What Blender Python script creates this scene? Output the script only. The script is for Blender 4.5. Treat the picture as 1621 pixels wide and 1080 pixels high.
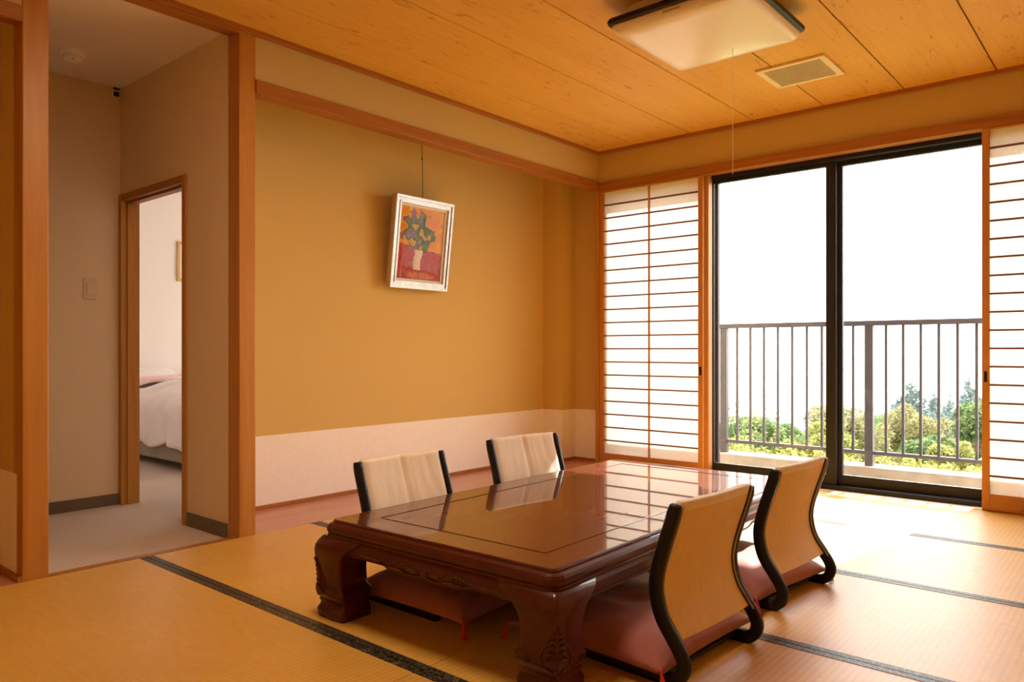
import bpy, bmesh, math, random
from mathutils import Vector, Matrix, noise

for o in list(bpy.data.objects):
    bpy.data.objects.remove(o)
SC = bpy.context.scene
COL = SC.collection
R = math.radians

# ------------------------------------------------------------------ camera
cam_d = bpy.data.cameras.new('camera')
cam = bpy.data.objects.new('camera', cam_d)
COL.objects.link(cam)
cam.location = (3.262, -4.818, 0.881)
cam.rotation_euler = (R(90), 0, R(40.66))
cam_d.sensor_width = 36.0
cam_d.lens = 36.0 * 1187.0 / 1621.0
cam_d.shift_y = 14.0 / 1621.0
cam_d.clip_start = 0.02
cam_d.clip_end = 500
SC.camera = cam

# ------------------------------------------------------------------ sky, sun, exposure
w = bpy.data.worlds.new('sky')
SC.world = w
w.use_nodes = True
bg = w.node_tree.nodes['Background']
bg.inputs['Color'].default_value = (1.0, 0.97, 0.92, 1)
bg.inputs['Strength'].default_value = 3.0

sun_d = bpy.data.lights.new('sun', 'SUN')
sun_d.energy = 9.0
sun_d.angle = R(0.6)
sun_d.color = (1.0, 0.95, 0.86)
sun = bpy.data.objects.new('sun', sun_d)
COL.objects.link(sun)
sun.rotation_euler = Vector((-0.14, -1.0, -0.80)).to_track_quat('-Z', 'Y').to_euler()
sun.location = (2, 8, 8)

SC.view_settings.view_transform = 'Standard'
SC.view_settings.look = 'None'
SC.view_settings.exposure = 1.38
SC.view_settings.gamma = 1.0
SC.view_settings.use_curve_mapping = False
try:
    SC.cycles.use_denoising = True
    SC.cycles.max_bounces = 14
    SC.cycles.diffuse_bounces = 8
    SC.cycles.glossy_bounces = 5
    SC.cycles.transmission_bounces = 8
    SC.cycles.transparent_max_bounces = 16
    SC.cycles.sample_clamp_indirect = 6.0
    SC.cycles.caustics_reflective = False
    SC.cycles.caustics_refractive = False
except Exception:
    pass

# ------------------------------------------------------------------ materials
def new_mat(name):
    m = bpy.data.materials.new(name)
    m.use_nodes = True
    nt = m.node_tree
    return m, nt, nt.nodes['Principled BSDF']

def N(nt, t, **kw):
    n = nt.nodes.new(t)
    for k, v in kw.items():
        setattr(n, k, v)
    return n

def ramp(nt, fac, stops):
    r = N(nt, 'ShaderNodeValToRGB')
    e = r.color_ramp.elements
    while len(e) < len(stops):
        e.new(0.5)
    for i, (p, c) in enumerate(stops):
        e[i].position = p
        e[i].color = (*c, 1)
    nt.links.new(fac, r.inputs['Fac'])
    return r.outputs['Color']

def coords(nt, scale=(1, 1, 1), offset=False):
    tc = N(nt, 'ShaderNodeTexCoord')
    mp = N(nt, 'ShaderNodeMapping')
    mp.inputs['Scale'].default_value = scale
    nt.links.new(tc.outputs['Object'], mp.inputs['Vector'])
    if offset:
        oi = N(nt, 'ShaderNodeObjectInfo')
        ml = N(nt, 'ShaderNodeMath', operation='MULTIPLY')
        ml.inputs[1].default_value = 37.0
        nt.links.new(oi.outputs['Random'], ml.inputs[0])
        cb = N(nt, 'ShaderNodeCombineXYZ')
        for i in range(3):
            nt.links.new(ml.outputs[0], cb.inputs[i])
        nt.links.new(cb.outputs[0], mp.inputs['Location'])
    return mp.outputs['Vector']

def noise_tex(nt, vec, scale=5, detail=4, rough=0.5, dist=0.0):
    n = N(nt, 'ShaderNodeTexNoise')
    n.inputs['Scale'].default_value = scale
    n.inputs['Detail'].default_value = detail
    n.inputs['Roughness'].default_value = rough
    n.inputs['Distortion'].default_value = dist
    nt.links.new(vec, n.inputs['Vector'])
    return n.outputs['Fac']

def bump(nt, b, h, strength=0.2, dist=0.01):
    n = N(nt, 'ShaderNodeBump')
    n.inputs['Strength'].default_value = strength
    n.inputs['Distance'].default_value = dist
    nt.links.new(h, n.inputs['Height'])
    nt.links.new(n.outputs['Normal'], b.inputs['Normal'])

def wood(name, c1, c2, axis='z', rough=0.4, scale=7.0, coat=0.0, spec=0.4, c3=None):
    m, nt, b = new_mat(name)
    sc = {'x': (0.07, 1, 1), 'y': (1, 0.07, 1), 'z': (1, 1, 0.07)}[axis]
    v = coords(nt, sc, True)
    f = noise_tex(nt, v, scale * 2.2, 6, 0.6, 1.2)
    st = [(0.32, c1), (0.68, c2)]
    if c3:
        st = [(0.30, c3), (0.42, c1), (0.7, c2)]
    nt.links.new(ramp(nt, f, st), b.inputs['Base Color'])
    b.inputs['Roughness'].default_value = rough
    b.inputs['Specular IOR Level'].default_value = spec
    b.inputs['Coat Weight'].default_value = coat
    b.inputs['Coat Roughness'].default_value = 0.03
    bump(nt, b, f, 0.06, 0.004)
    return m

def plain(name, c, rough=0.6, var=0.06, nscale=20.0, bmp=0.0, bscale=300.0, spec=0.3, metallic=0.0):
    m, nt, b = new_mat(name)
    v = coords(nt)
    f = noise_tex(nt, v, nscale, 3)
    lo = tuple(max(0, x * (1 - var)) for x in c)
    hi = tuple(min(1, x * (1 + var)) for x in c)
    nt.links.new(ramp(nt, f, [(0.3, lo), (0.7, hi)]), b.inputs['Base Color'])
    b.inputs['Roughness'].default_value = rough
    b.inputs['Specular IOR Level'].default_value = spec
    b.inputs['Metallic'].default_value = metallic
    if bmp:
        bump(nt, b, noise_tex(nt, v, bscale, 3), bmp, 0.003)
    return m

M = {}
M['post'] = wood('post_wood', (0.42, 0.17, 0.025), (0.53, 0.235, 0.042), 'z', 0.42, 7)
M['beam_y'] = wood('beam_wood_along_wall', (0.31, 0.105, 0.016), (0.42, 0.15, 0.026), 'y', 0.42, 7)
M['beam_x'] = wood('beam_wood_across', (0.31, 0.11, 0.018), (0.42, 0.16, 0.030), 'x', 0.45, 7)
M['shoji_z'] = wood('shoji_wood_upright', (0.46, 0.19, 0.05), (0.58, 0.26, 0.075), 'z', 0.5, 9)
M['shoji_x'] = wood('shoji_wood_level', (0.46, 0.19, 0.05), (0.58, 0.26, 0.075), 'x', 0.5, 9)
M['kumiko'] = wood('lattice_wood', (0.15, 0.060, 0.020), (0.20, 0.085, 0.03), 'x', 0.6, 9)
M['wall_tan'] = plain('tan_wallpaper', (0.66, 0.455, 0.155), 0.85, 0.015, 60, 0.06, 500)
M['wall_cream'] = plain('upper_plaster', (0.58, 0.435, 0.195), 0.85, 0.015, 50, 0.06, 450)
M['dado'] = plain('pale_dado_paper', (0.92, 0.86, 0.81), 0.75, 0.02, 40, 0.08, 500)
M['hall_wall'] = plain('hall_wallpaper', (0.76, 0.59, 0.39), 0.85, 0.02, 60, 0.12, 500)
M['hall_ceiling'] = plain('hall_ceiling_paper', (0.86, 0.79, 0.74), 0.9, 0.02, 60, 0.1, 500)
M['bed_wall'] = plain('bedroom_wallpaper', (0.88, 0.80, 0.74), 0.85, 0.02, 60, 0.1, 500)
M['carpet'] = plain('grey_carpet', (0.60, 0.50, 0.43), 0.95, 0.12, 220, 0.5, 700, 0.1)
M['grey_base'] = plain('grey_vinyl_baseboard', (0.16, 0.115, 0.08), 0.6, 0.05)
M['toko_floor'] = wood('alcove_floor_board', (0.50, 0.20, 0.095), (0.56, 0.24, 0.12), 'y', 0.22, 4, 0.15)
M['black'] = plain('black_lacquered_bentwood', (0.008, 0.007, 0.007), 0.45, 0.1, 30, spec=0.3)
M['black_plain'] = plain('black_plastic', (0.018, 0.014, 0.012), 0.4, 0.1, 30)
M['frame_dark'] = plain('dark_bronze_aluminium', (0.015, 0.014, 0.020), 0.45, 0.1, 10, spec=0.3)
M['rail_dark'] = plain('dark_bronze_railing', (0.05, 0.042, 0.045), 0.45, 0.1, 10, spec=0.5)
M['white_plastic'] = plain('white_plastic', (0.80, 0.74, 0.66), 0.5, 0.02)
M['detector_white'] = plain('bright_white_plastic', (0.95, 0.93, 0.90), 0.4, 0.01)
M['ivory'] = plain('ivory_plastic', (0.82, 0.72, 0.52), 0.5, 0.02)
M['grille'] = plain('vent_grille', (0.55, 0.46, 0.30), 0.6, 0.05)
M['concrete'] = plain('weathered_concrete', (0.33, 0.28, 0.23), 0.9, 0.25, 7, 0.2, 60)
M['soil'] = plain('ground_cover', (0.20, 0.24, 0.07), 0.95, 0.4, 3)
M['inlay'] = plain('dark_inlay', (0.05, 0.012, 0.006), 0.12, 0.1, spec=0.6)
M['silver'] = plain('silver_leaf_frame', (0.60, 0.575, 0.55), 0.35, 0.12, 40, 0.1, 120, metallic=0.5)
M['frame_side'] = plain('frame_side_wood', (0.50, 0.36, 0.22), 0.5, 0.1, 30)
M['liner'] = plain('white_frame_liner', (0.85, 0.80, 0.74), 0.55, 0.03)
M['wire'] = plain('picture_wire', (0.05, 0.03, 0.015), 0.6)
M['linen'] = plain('white_bed_linen', (0.86, 0.80, 0.80), 0.85, 0.03, 12, 0.1, 200)
M['pink_linen'] = plain('pink_blanket', (0.84, 0.62, 0.58), 0.9, 0.06, 20, 0.15, 250)
M['bed_base'] = plain('grey_bed_base', (0.36, 0.32, 0.25), 0.9, 0.05, 30)
M['tassel'] = plain('red_tassel', (0.60, 0.03, 0.025), 0.6, 0.15, 90)
M['cord'] = plain('white_cord', (0.85, 0.78, 0.66), 0.6)
M['switch'] = plain('beige_switch_plastic', (0.70, 0.53, 0.33), 0.5, 0.02)
M['piping'] = plain('grey_edge_piping', (0.34, 0.29, 0.23), 0.6, 0.05)
M['sill'] = wood('pale_sill_wood', (0.66, 0.50, 0.33), (0.74, 0.58, 0.40), 'x', 0.5)
M['pic_wood'] = wood('pine_picture_frame', (0.62, 0.36, 0.13), (0.70, 0.43, 0.18), 'z', 0.5)

def lacquer():
    m, nt, b = new_mat('red_brown_lacquer')
    v = coords(nt, (1, 0.06, 1), False)
    f = noise_tex(nt, v, 26, 6, 0.6, 1.0)
    nt.links.new(ramp(nt, f, [(0.3, (0.050, 0.0055, 0.0015)), (0.7, (0.085, 0.011, 0.003))]), b.inputs['Base Color'])
    b.inputs['Roughness'].default_value = 0.4
    b.inputs['Specular IOR Level'].default_value = 0.15
    b.inputs['Coat Weight'].default_value = 0.6
    b.inputs['Coat Roughness'].default_value = 0.03
    b.inputs['Coat IOR'].default_value = 1.45
    return m
M['lacquer'] = lacquer()

def lacquer_top():
    m, nt, b = new_mat('glossy_table_top_lacquer')
    v = coords(nt, (1, 0.05, 1), False)
    f = noise_tex(nt, v, 22, 6, 0.6, 0.8)
    nt.links.new(ramp(nt, f, [(0.3, (0.095, 0.019, 0.004)), (0.7, (0.13, 0.030, 0.006))]), b.inputs['Base Color'])
    b.inputs['Roughness'].default_value = 0.4
    b.inputs['Specular IOR Level'].default_value = 0.15
    b.inputs['Coat Weight'].default_value = 1.0
    b.inputs['Coat Roughness'].default_value = 0.012
    b.inputs['Coat IOR'].default_value = 1.65
    return m
M['lacquer_top'] = lacquer_top()

def ceiling_wood():
    m, nt, b = new_mat('cedar_ceiling_veneer')
    v = coords(nt, (1, 0.16, 1), True)
    f = noise_tex(nt, v, 5.0, 5, 0.55, 0.6)
    # cathedral rings
    wv = N(nt, 'ShaderNodeTexWave', wave_type='BANDS', bands_direction='X')
    wv.inputs['Scale'].default_value = 6.0
    wv.inputs['Distortion'].default_value = 9.0
    wv.inputs['Detail'].default_value = 4.0
    wv.inputs['Detail Scale'].default_value = 1.3
    nt.links.new(v, wv.inputs['Vector'])
    base = ramp(nt, f, [(0.3, (0.70, 0.40, 0.080)), (0.7, (0.77, 0.46, 0.105))])
    lines = ramp(nt, wv.outputs['Fac'], [(0.0, (0.80, 0.74, 0.62)), (0.16, (1, 1, 1))])
    mx = N(nt, 'ShaderNodeMix', data_type='RGBA', blend_type='MULTIPLY')
    mx.inputs[0].default_value = 0.22
    nt.links.new(base, mx.inputs[6])
    nt.links.new(lines, mx.inputs[7])
    # short dark knotty streaks
    v2 = coords(nt, (1, 0.20, 1), True)
    f2 = noise_tex(nt, v2, 17.0, 4, 0.65, 2.2)
    st = ramp(nt, f2, [(0.60, (1, 1, 1)), (0.68, (0.60, 0.45, 0.27))])
    mx2 = N(nt, 'ShaderNodeMix', data_type='RGBA', blend_type='MULTIPLY')
    mx2.inputs[0].default_value = 0.75
    nt.links.new(mx.outputs[2], mx2.inputs[6])
    nt.links.new(st, mx2.inputs[7])
    nt.links.new(mx2.outputs[2], b.inputs['Base Color'])
    b.inputs['Roughness'].default_value = 0.55
    b.inputs['Specular IOR Level'].default_value = 0.3
    return m
M['ceiling_board'] = ceiling_wood()

def tatami():
    m, nt, b = new_mat('woven_rush_tatami')
    v = coords(nt)
    wv = N(nt, 'ShaderNodeTexWave', wave_type='BANDS', bands_direction='X')
    wv.inputs['Scale'].default_value = 16.0      # rib about every 2 cm
    wv.inputs['Distortion'].default_value = 0.3
    nt.links.new(v, wv.inputs['Vector'])
    wv2 = N(nt, 'ShaderNodeTexWave', wave_type='BANDS', bands_direction='Y')
    wv2.inputs['Scale'].default_value = 62.0
    wv2.inputs['Distortion'].default_value = 0.6
    nt.links.new(v, wv2.inputs['Vector'])
    fl = noise_tex(nt, coords(nt, (0.35, 1, 1)), 45, 3, 0.6)
    big = noise_tex(nt, v, 2.2, 2)
    c = ramp(nt, fl, [(0.25, (0.74, 0.41, 0.062)), (0.75, (0.84, 0.50, 0.095))])
    c2 = ramp(nt, big, [(0.3, (0.93, 0.91, 0.88)), (0.7, (1, 1, 1))])
    mx = N(nt, 'ShaderNodeMix', data_type='RGBA', blend_type='MULTIPLY')
    mx.inputs[0].default_value = 1.0
    nt.links.new(c, mx.inputs[6]); nt.links.new(c2, mx.inputs[7])
    ml = N(nt, 'ShaderNodeMath', operation='MULTIPLY')
    nt.links.new(wv.outputs['Fac'], ml.inputs[0]); nt.links.new(wv2.outputs['Fac'], ml.inputs[1])
    lc = ramp(nt, ml.outputs[0], [(0.0, (0.80, 0.76, 0.68)), (0.5, (1, 1, 1))])
    mx2 = N(nt, 'ShaderNodeMix', data_type='RGBA', blend_type='MULTIPLY')
    mx2.inputs[0].default_value = 0.8
    nt.links.new(mx.outputs[2], mx2.inputs[6]); nt.links.new(lc, mx2.inputs[7])
    nt.links.new(mx2.outputs[2], b.inputs['Base Color'])
    b.inputs['Roughness'].default_value = 0.42
    b.inputs['Specular IOR Level'].default_value = 0.8
    b.inputs['Coat Weight'].default_value = 0.32
    b.inputs['Coat Roughness'].default_value = 0.52
    b.inputs['Coat IOR'].default_value = 1.55
    bump(nt, b, ml.outputs[0], 0.18, 0.0012)
    return m
M['tatami'] = tatami()

def heri():
    m, nt, b = new_mat('patterned_black_mat_border')
    v = coords(nt)
    ck = N(nt, 'ShaderNodeTexVoronoi', feature='DISTANCE_TO_EDGE')
    ck.inputs['Scale'].default_value = 60.0
    nt.links.new(v, ck.inputs['Vector'])
    c = ramp(nt, ck.outputs['Distance'], [(0.02, (0.17, 0.12, 0.07)), (0.08, (0.007, 0.007, 0.006))])
    nt.links.new(c, b.inputs['Base Color'])
    b.inputs['Roughness'].default_value = 0.45
    b.inputs['Specular IOR Level'].default_value = 0.5
    return m
M['heri'] = heri()

def shoji_paper():
    m, nt, b = new_mat('shoji_paper')
    nt.nodes.remove(b)
    out = nt.nodes['Material Output']
    f = noise_tex(nt, coords(nt), 60, 4, 0.6)
    c = ramp(nt, f, [(0.3, (0.86, 0.82, 0.78)), (0.7, (0.93, 0.90, 0.87))])
    d = N(nt, 'ShaderNodeBsdfDiffuse'); t = N(nt, 'ShaderNodeBsdfTranslucent')
    nt.links.new(c, d.inputs['Color']); nt.links.new(c, t.inputs['Color'])
    mx = N(nt, 'ShaderNodeMixShader'); mx.inputs[0].default_value = 0.40
    nt.links.new(d.outputs[0], mx.inputs[1]); nt.links.new(t.outputs[0], mx.inputs[2])
    nt.links.new(mx.outputs[0], out.inputs['Surface'])
    return m
M['paper'] = shoji_paper()
def diffuser():  # for the unseen sheets added to dim and soften bedroom daylight
    m, nt, b = new_mat('light_diffusing_sheet')
    nt.nodes.remove(b)
    d = N(nt, 'ShaderNodeBsdfTranslucent'); d.inputs['Color'].default_value = (0.54, 0.53, 0.53, 1)
    t = N(nt, 'ShaderNodeBsdfTransparent')
    mx = N(nt, 'ShaderNodeMixShader'); mx.inputs[0].default_value = 0.94
    nt.links.new(t.outputs[0], mx.inputs[1]); nt.links.new(d.outputs[0], mx.inputs[2])
    nt.links.new(mx.outputs[0], nt.nodes['Material Output'].inputs['Surface'])
    return m
M['diffuser'] = diffuser()

def glass(name='clear_window_glass', f0=0.035):
    m, nt, b = new_mat(name)
    nt.nodes.remove(b)
    out = nt.nodes['Material Output']
    tr = N(nt, 'ShaderNodeBsdfTransparent'); tr.inputs['Color'].default_value = (0.97, 0.975, 0.975, 1)
    gl = N(nt, 'ShaderNodeBsdfGlossy'); gl.inputs['Roughness'].default_value = 0.0
    lw = N(nt, 'ShaderNodeLayerWeight'); lw.inputs['Blend'].default_value = 0.5
    pw = N(nt, 'ShaderNodeMath', operation='POWER'); pw.inputs[1].default_value = 5.0
    nt.links.new(lw.outputs['Facing'], pw.inputs[0])
    ma = N(nt, 'ShaderNodeMath', operation='MULTIPLY_ADD'); ma.inputs[1].default_value = 0.9; ma.inputs[2].default_value = f0
    nt.links.new(pw.outputs[0], ma.inputs[0])
    mx = N(nt, 'ShaderNodeMixShader')
    nt.links.new(ma.outputs[0], mx.inputs[0])
    nt.links.new(tr.outputs[0], mx.inputs[1]); nt.links.new(gl.outputs[0], mx.inputs[2])
    nt.links.new(mx.outputs[0], out.inputs['Surface'])
    return m
M['glass'] = glass()
M['picture_glass'] = glass('low_glare_picture_glass', 0.004)

def acrylic():
    m, nt, b = new_mat('milky_acrylic_shade')
    b.inputs['Base Color'].default_value = (0.88, 0.83, 0.79, 1)
    b.inputs['Roughness'].default_value = 0.25
    b.inputs['Emission Color'].default_value = (1.0, 0.80, 0.60, 1)
    b.inputs['Emission Strength'].default_value = 0.0
    return m
M['acrylic'] = acrylic()

def fabric(name, c, scale=260.0, var=0.07):
    m, nt, b = new_mat(name)
    v = coords(nt)
    f = noise_tex(nt, v, scale, 3, 0.6)
    g = noise_tex(nt, coords(nt, (1, 1, 0.15)), 40, 3, 0.6)
    mx = N(nt, 'ShaderNodeMath', operation='ADD')
    nt.links.new(f, mx.inputs[0]); nt.links.new(g, mx.inputs[1])
    hf = N(nt, 'ShaderNodeMath', operation='MULTIPLY'); hf.inputs[1].default_value = 0.5
    nt.links.new(mx.outputs[0], hf.inputs[0])
    lo = tuple(x * (1 - var) for x in c); hi = tuple(min(1, x * (1 + var)) for x in c)
    nt.links.new(ramp(nt, hf.outputs[0], [(0.35, lo), (0.65, hi)]), b.inputs['Base Color'])
    b.inputs['Roughness'].default_value = 0.7
    b.inputs['Sheen Weight'].default_value = 0.25
    b.inputs['Specular IOR Level'].default_value = 0.3
    bump(nt, b, f, 0.15, 0.002)
    return m
M['cream_fabric'] = fabric('cream_chair_fabric', (0.86, 0.74, 0.60))
M['cushion'] = fabric('rose_brown_cushion_fabric', (0.37, 0.125, 0.11))
M['tan_fabric'] = fabric('tan_chair_back_fabric', (0.80, 0.57, 0.29))

def leaf_mat(name, stops, trans=0.35):
    m, nt, b = new_mat(name)
    nt.nodes.remove(b)
    out = nt.nodes['Material Output']
    g = N(nt, 'ShaderNodeNewGeometry')
    c = ramp(nt, g.outputs['Random Per Island'], stops)
    d = N(nt, 'ShaderNodeBsdfDiffuse'); t = N(nt, 'ShaderNodeBsdfTranslucent')
    nt.links.new(c, d.inputs['Color']); nt.links.new(c, t.inputs['Color'])
    mx = N(nt, 'ShaderNodeMixShader'); mx.inputs[0].default_value = trans
    nt.links.new(d.outputs[0], mx.inputs[1]); nt.links.new(t.outputs[0], mx.inputs[2])
    nt.links.new(mx.outputs[0], out.inputs['Surface'])
    return m
M['leaf_lime'] = leaf_mat('lime_green_leaves', [(0.0, (0.18, 0.21, 0.07)), (0.6, (0.30, 0.33, 0.11)), (1.0, (0.42, 0.40, 0.17))])
M['leaf_green'] = leaf_mat('green_leaves', [(0.0, (0.08, 0.14, 0.07)), (0.6, (0.16, 0.24, 0.10)), (1.0, (0.27, 0.33, 0.15))])
M['leaf_olive'] = leaf_mat('olive_leaves', [(0.0, (0.15, 0.17, 0.08)), (0.6, (0.27, 0.27, 0.13)), (1.0, (0.40, 0.32, 0.19))])
M['leaf_conifer'] = leaf_mat('blue_green_needles', [(0.0, (0.07, 0.12, 0.12)), (0.6, (0.12, 0.18, 0.18)), (1.0, (0.20, 0.27, 0.25))], 0.2)
M['bark'] = plain('grey_brown_bark', (0.16, 0.12, 0.09), 0.9, 0.2, 20)

# ------------------------------------------------------------------ mesh helpers
def link(name, me, mat, parent=None, smooth=False):
    o = bpy.data.objects.new(name, me)
    COL.objects.link(o)
    if mat is not None:
        me.materials.append(mat)
    if smooth:
        for p in me.polygons:
            p.use_smooth = True
    if parent is not None:
        o.parent = parent
    return o

def from_bm(name, bm, mat, parent=None, smooth=False):
    bmesh.ops.recalc_face_normals(bm, faces=bm.faces)
    me = bpy.data.meshes.new(name)
    bm.to_mesh(me)
    bm.free()
    return link(name, me, mat, parent, smooth)

def add_box(bm, x0, x1, y0, y1, z0, z1, bev=0.0, seg=2):
    vs = [bm.verts.new((x, y, z)) for x in (x0, x1) for y in (y0, y1) for z in (z0, z1)]
    f = [(0, 1, 3, 2), (4, 6, 7, 5), (0, 4, 5, 1), (2, 3, 7, 6), (0, 2, 6, 4), (1, 5, 7, 3)]
    fs = [bm.faces.new([vs[i] for i in q]) for q in f]
    if bev > 0:
        es = list({e for q in fs for e in q.edges})
        bmesh.ops.bevel(bm, geom=es, offset=bev, segments=seg, affect='EDGES', profile=0.5)

def box(name, x0, x1, y0, y1, z0, z1, mat, parent=None, bev=0.0, seg=2):
    bm = bmesh.new()
    add_box(bm, x0, x1, y0, y1, z0, z1, bev, seg)
    return from_bm(name, bm, mat, parent)

def struct(o):
    o['kind'] = 'structure'
    return o

def tag(o, label, cat, group=None):
    o['label'] = label
    o['category'] = cat
    if group:
        o['group'] = group
    return o

def thing(name, label, cat, loc=(0, 0, 0), rz=0.0, group=None):
    o = bpy.data.objects.new(name, None)
    COL.objects.link(o)
    o.empty_display_size = 0.1
    o.location = loc
    o.rotation_euler = (0, 0, rz)
    return tag(o, label, cat, group)

def kids(o):
    return [c for c in bpy.data.objects if c.parent == o]

def copy_tree(o, parent=None):
    c = o.copy()
    COL.objects.link(c)
    if parent is not None:
        c.parent = parent
    for k in kids(o):
        copy_tree(k, c)
    return c

def tube(bm, pts, r, seg=8, cap=True, radii=None):
    pts = [Vector(p) for p in pts]
    rings = []
    up = Vector((0, 0, 1))
    prev = None
    for i, p in enumerate(pts):
        if i == 0:
            d = pts[1] - pts[0]
        elif i == len(pts) - 1:
            d = pts[-1] - pts[-2]
        else:
            d = pts[i + 1] - pts[i - 1]
        d.normalize()
        if prev is None:
            a = up if abs(d.z) < 0.9 else Vector((1, 0, 0))
            n = d.cross(a).normalized()
        else:
            n = (prev - d * prev.dot(d))
            n = n.normalized() if n.length > 1e-6 else prev
        prev = n
        b = d.cross(n)
        rr = radii[i] if radii else r
        rings.append([bm.verts.new(p + (n * math.cos(2 * math.pi * k / seg) + b * math.sin(2 * math.pi * k / seg)) * rr) for k in range(seg)])
    for a, b in zip(rings, rings[1:]):
        for k in range(seg):
            bm.faces.new((a[k], a[(k + 1) % seg], b[(k + 1) % seg], b[k]))
    if cap:
        bm.faces.new(rings[0][::-1])
        bm.faces.new(rings[-1])

def loft(bm, rings, cap=True):
    vr = [[bm.verts.new(p) for p in r] for r in rings]
    n = len(vr[0])
    for a, b in zip(vr, vr[1:]):
        for k in range(n):
            bm.faces.new((a[k], a[(k + 1) % n], b[(k + 1) % n], b[k]))
    if cap:
        bm.faces.new(vr[0][::-1])
        bm.faces.new(vr[-1])
    return vr

def catmull(pts, n=8):
    out = []
    P = [pts[0]] + list(pts) + [pts[-1]]
    for i in range(1, len(P) - 2):
        p0, p1, p2, p3 = (Vector(P[i - 1]), Vector(P[i]), Vector(P[i + 1]), Vector(P[i + 2]))
        for k in range(n):
            t = k / n
            out.append(0.5 * ((2 * p1) + (p2 - p0) * t + (2 * p0 - 5 * p1 + 4 * p2 - p3) * t * t + (3 * p1 - p0 - 3 * p2 + p3) * t ** 3))
    out.append(Vector(pts[-1]))
    return out

def disc(bm, c, r, h, seg=24, dome=0.0):
    rings = []
    for (rr, zz) in ((r, 0), (r, -h * 0.55), (r * 0.9, -h * 0.85), (r * 0.75, -h)):
        rings.append([(c[0] + rr * math.cos(2 * math.pi * k / seg), c[1] + rr * math.sin(2 * math.pi * k / seg), c[2] + zz) for k in range(seg)])
    loft(bm, rings)

# ------------------------------------------------------------------ room shell
RX, RY = 3.46, -5.13          # right wall, rear wall
fl = struct(box('floor', -0.05, RX + 0.05, RY - 0.05, 0.0, -0.12, -0.056, M['soil']))
fl.data.materials[0] = M['toko_floor']
rows = [0.0, -0.857, -1.713, -2.57, -3.413, -4.27, -5.12]
for i in range(6):
    y1, y0 = rows[i] - 0.001, rows[i + 1] + 0.001
    for j in range(2):
        x0, x1 = 0.004 + j * 1.722, 0.004 + (j + 1) * 1.722 - 0.002
        mat = box('tatami_mat', x0, x1, y0 + 0.0005, y1 - 0.0005, -0.055, 0.0, M['tatami'], fl, 0.002, 1)
        for ya, yb in ((y0, y0 + 0.029), (y1 - 0.029, y1)):
            if ya > -0.04 or yb < -5.09:
                continue
            box('mat_border', x0, x1, ya + 0.0005, yb - 0.0005, -0.04, 0.0012, M['heri'], mat, 0.0006, 1)

# wooden sill strip at the hall opening
struct(box('trim_1', -0.04, 0.003, -3.782, -2.985, -0.06, 0.001, M['beam_y']))

# ceiling: slab, boards with joints, edge mouldings
ce = struct(box('ceiling', -0.1, RX + 0.05, RY - 0.05, 0.2, 2.412, 2.5, M['grey_base']))
edges = [0.0, 0.33] + [0.33 + 0.455 * k for k in range(1, 7)] + [RX]
for a, b in zip(edges, edges[1:]):
    box('ceiling_board', a + 0.003, b - 0.003, RY, 0.0, 2.4, 2.412, M['ceiling_board'], ce, 0.003, 2)
struct(box('trim_2', 0.0, 0.025, RY, 0.0, 2.376, 2.402, M['beam_y'], None, 0.003))
struct(box('trim_3', 0.025, RX, -0.025, 0.0, 2.376, 2.402, M['beam_x'], None, 0.003))

# posts on the left side
struct(box('trim_4', -0.10, 0.004, -3.872, -3.782, -0.05, 2.4, M['post'], None, 0.004))
struct(box('trim_5', -0.10, 0.004, -2.985, -2.901, -0.05, 2.4, M['post'], None, 0.004))
# beams over the two alcoves
struct(box('trim_6', -0.075, 0.012, -2.901, 0.0, 2.108, 2.172, M['beam_y'], None, 0.004))
struct(box('trim_7', -0.06, 0.012, RY, -3.872, 2.124, 2.184, M['beam_y'], None, 0.004))
struct(box('trim_8', -0.075, 0.008, -3.782, -2.985, 2.368, 2.40, M['beam_y'], None, 0.003))
# plaster above beams
struct(box('wall_left_upper', -0.06, 0.0, -2.901, 0.12, 2.172, 2.402, M['wall_cream']))
struct(box('wall_left_rear_upper', -0.05, 0.0, RY, -3.872, 2.184, 2.402, M['wall_cream']))

# main alcove
tk = struct(box('wall_alcove', -0.56, -0.49, -2.904, 0.15, -0.03, 2.42, M['wall_tan']))
box('dado_panel', -0.491, -0.487, -2.88, -0.062, 0.02, 0.404, M['dado'], tk, 0.0008, 1)
struct(box('baseboard_alcove', -0.49, -0.478, -2.88, -0.062, 0.0, 0.021, M['beam_y'], None, 0.002))
pier = struct(box('wall_alcove_pier', -0.49, -0.30, -0.062, 0.17, -0.03, 2.42, M['wall_tan']))
box('dado_panel', -0.487, -0.297, -0.065, 0.108, 0.02, 0.404, M['dado'], pier)
box('skirting_strip', -0.478, -0.292, -0.07, 0.108, 0.0, 0.021, M['beam_x'], pier)
se = struct(box('wall_alcove_end', -0.30, 0.02, 0.108, 0.17, -0.03, 2.42, M['wall_tan']))
box('dado_panel', -0.297, 0.0, 0.105, 0.109, 0.02, 0.404, M['dado'], se)
box('skirting_strip', -0.292, 0.0, 0.098, 0.108, 0.0, 0.021, M['beam_x'], se)
struct(box('wall_alcove_near', -0.49, -0.05, -2.904, -2.88, -0.03, 2.42, M['wall_tan']))
af = struct(box('floor_alcove', -0.49, 0.002, -2.9, 0.108, -0.05, 0.0, M['toko_floor'], None, 0.002))
struct(box('ceiling_alcove', -0.56, -0.06, -2.985, 0.17, 2.42, 2.45, M['wall_cream']))

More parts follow.
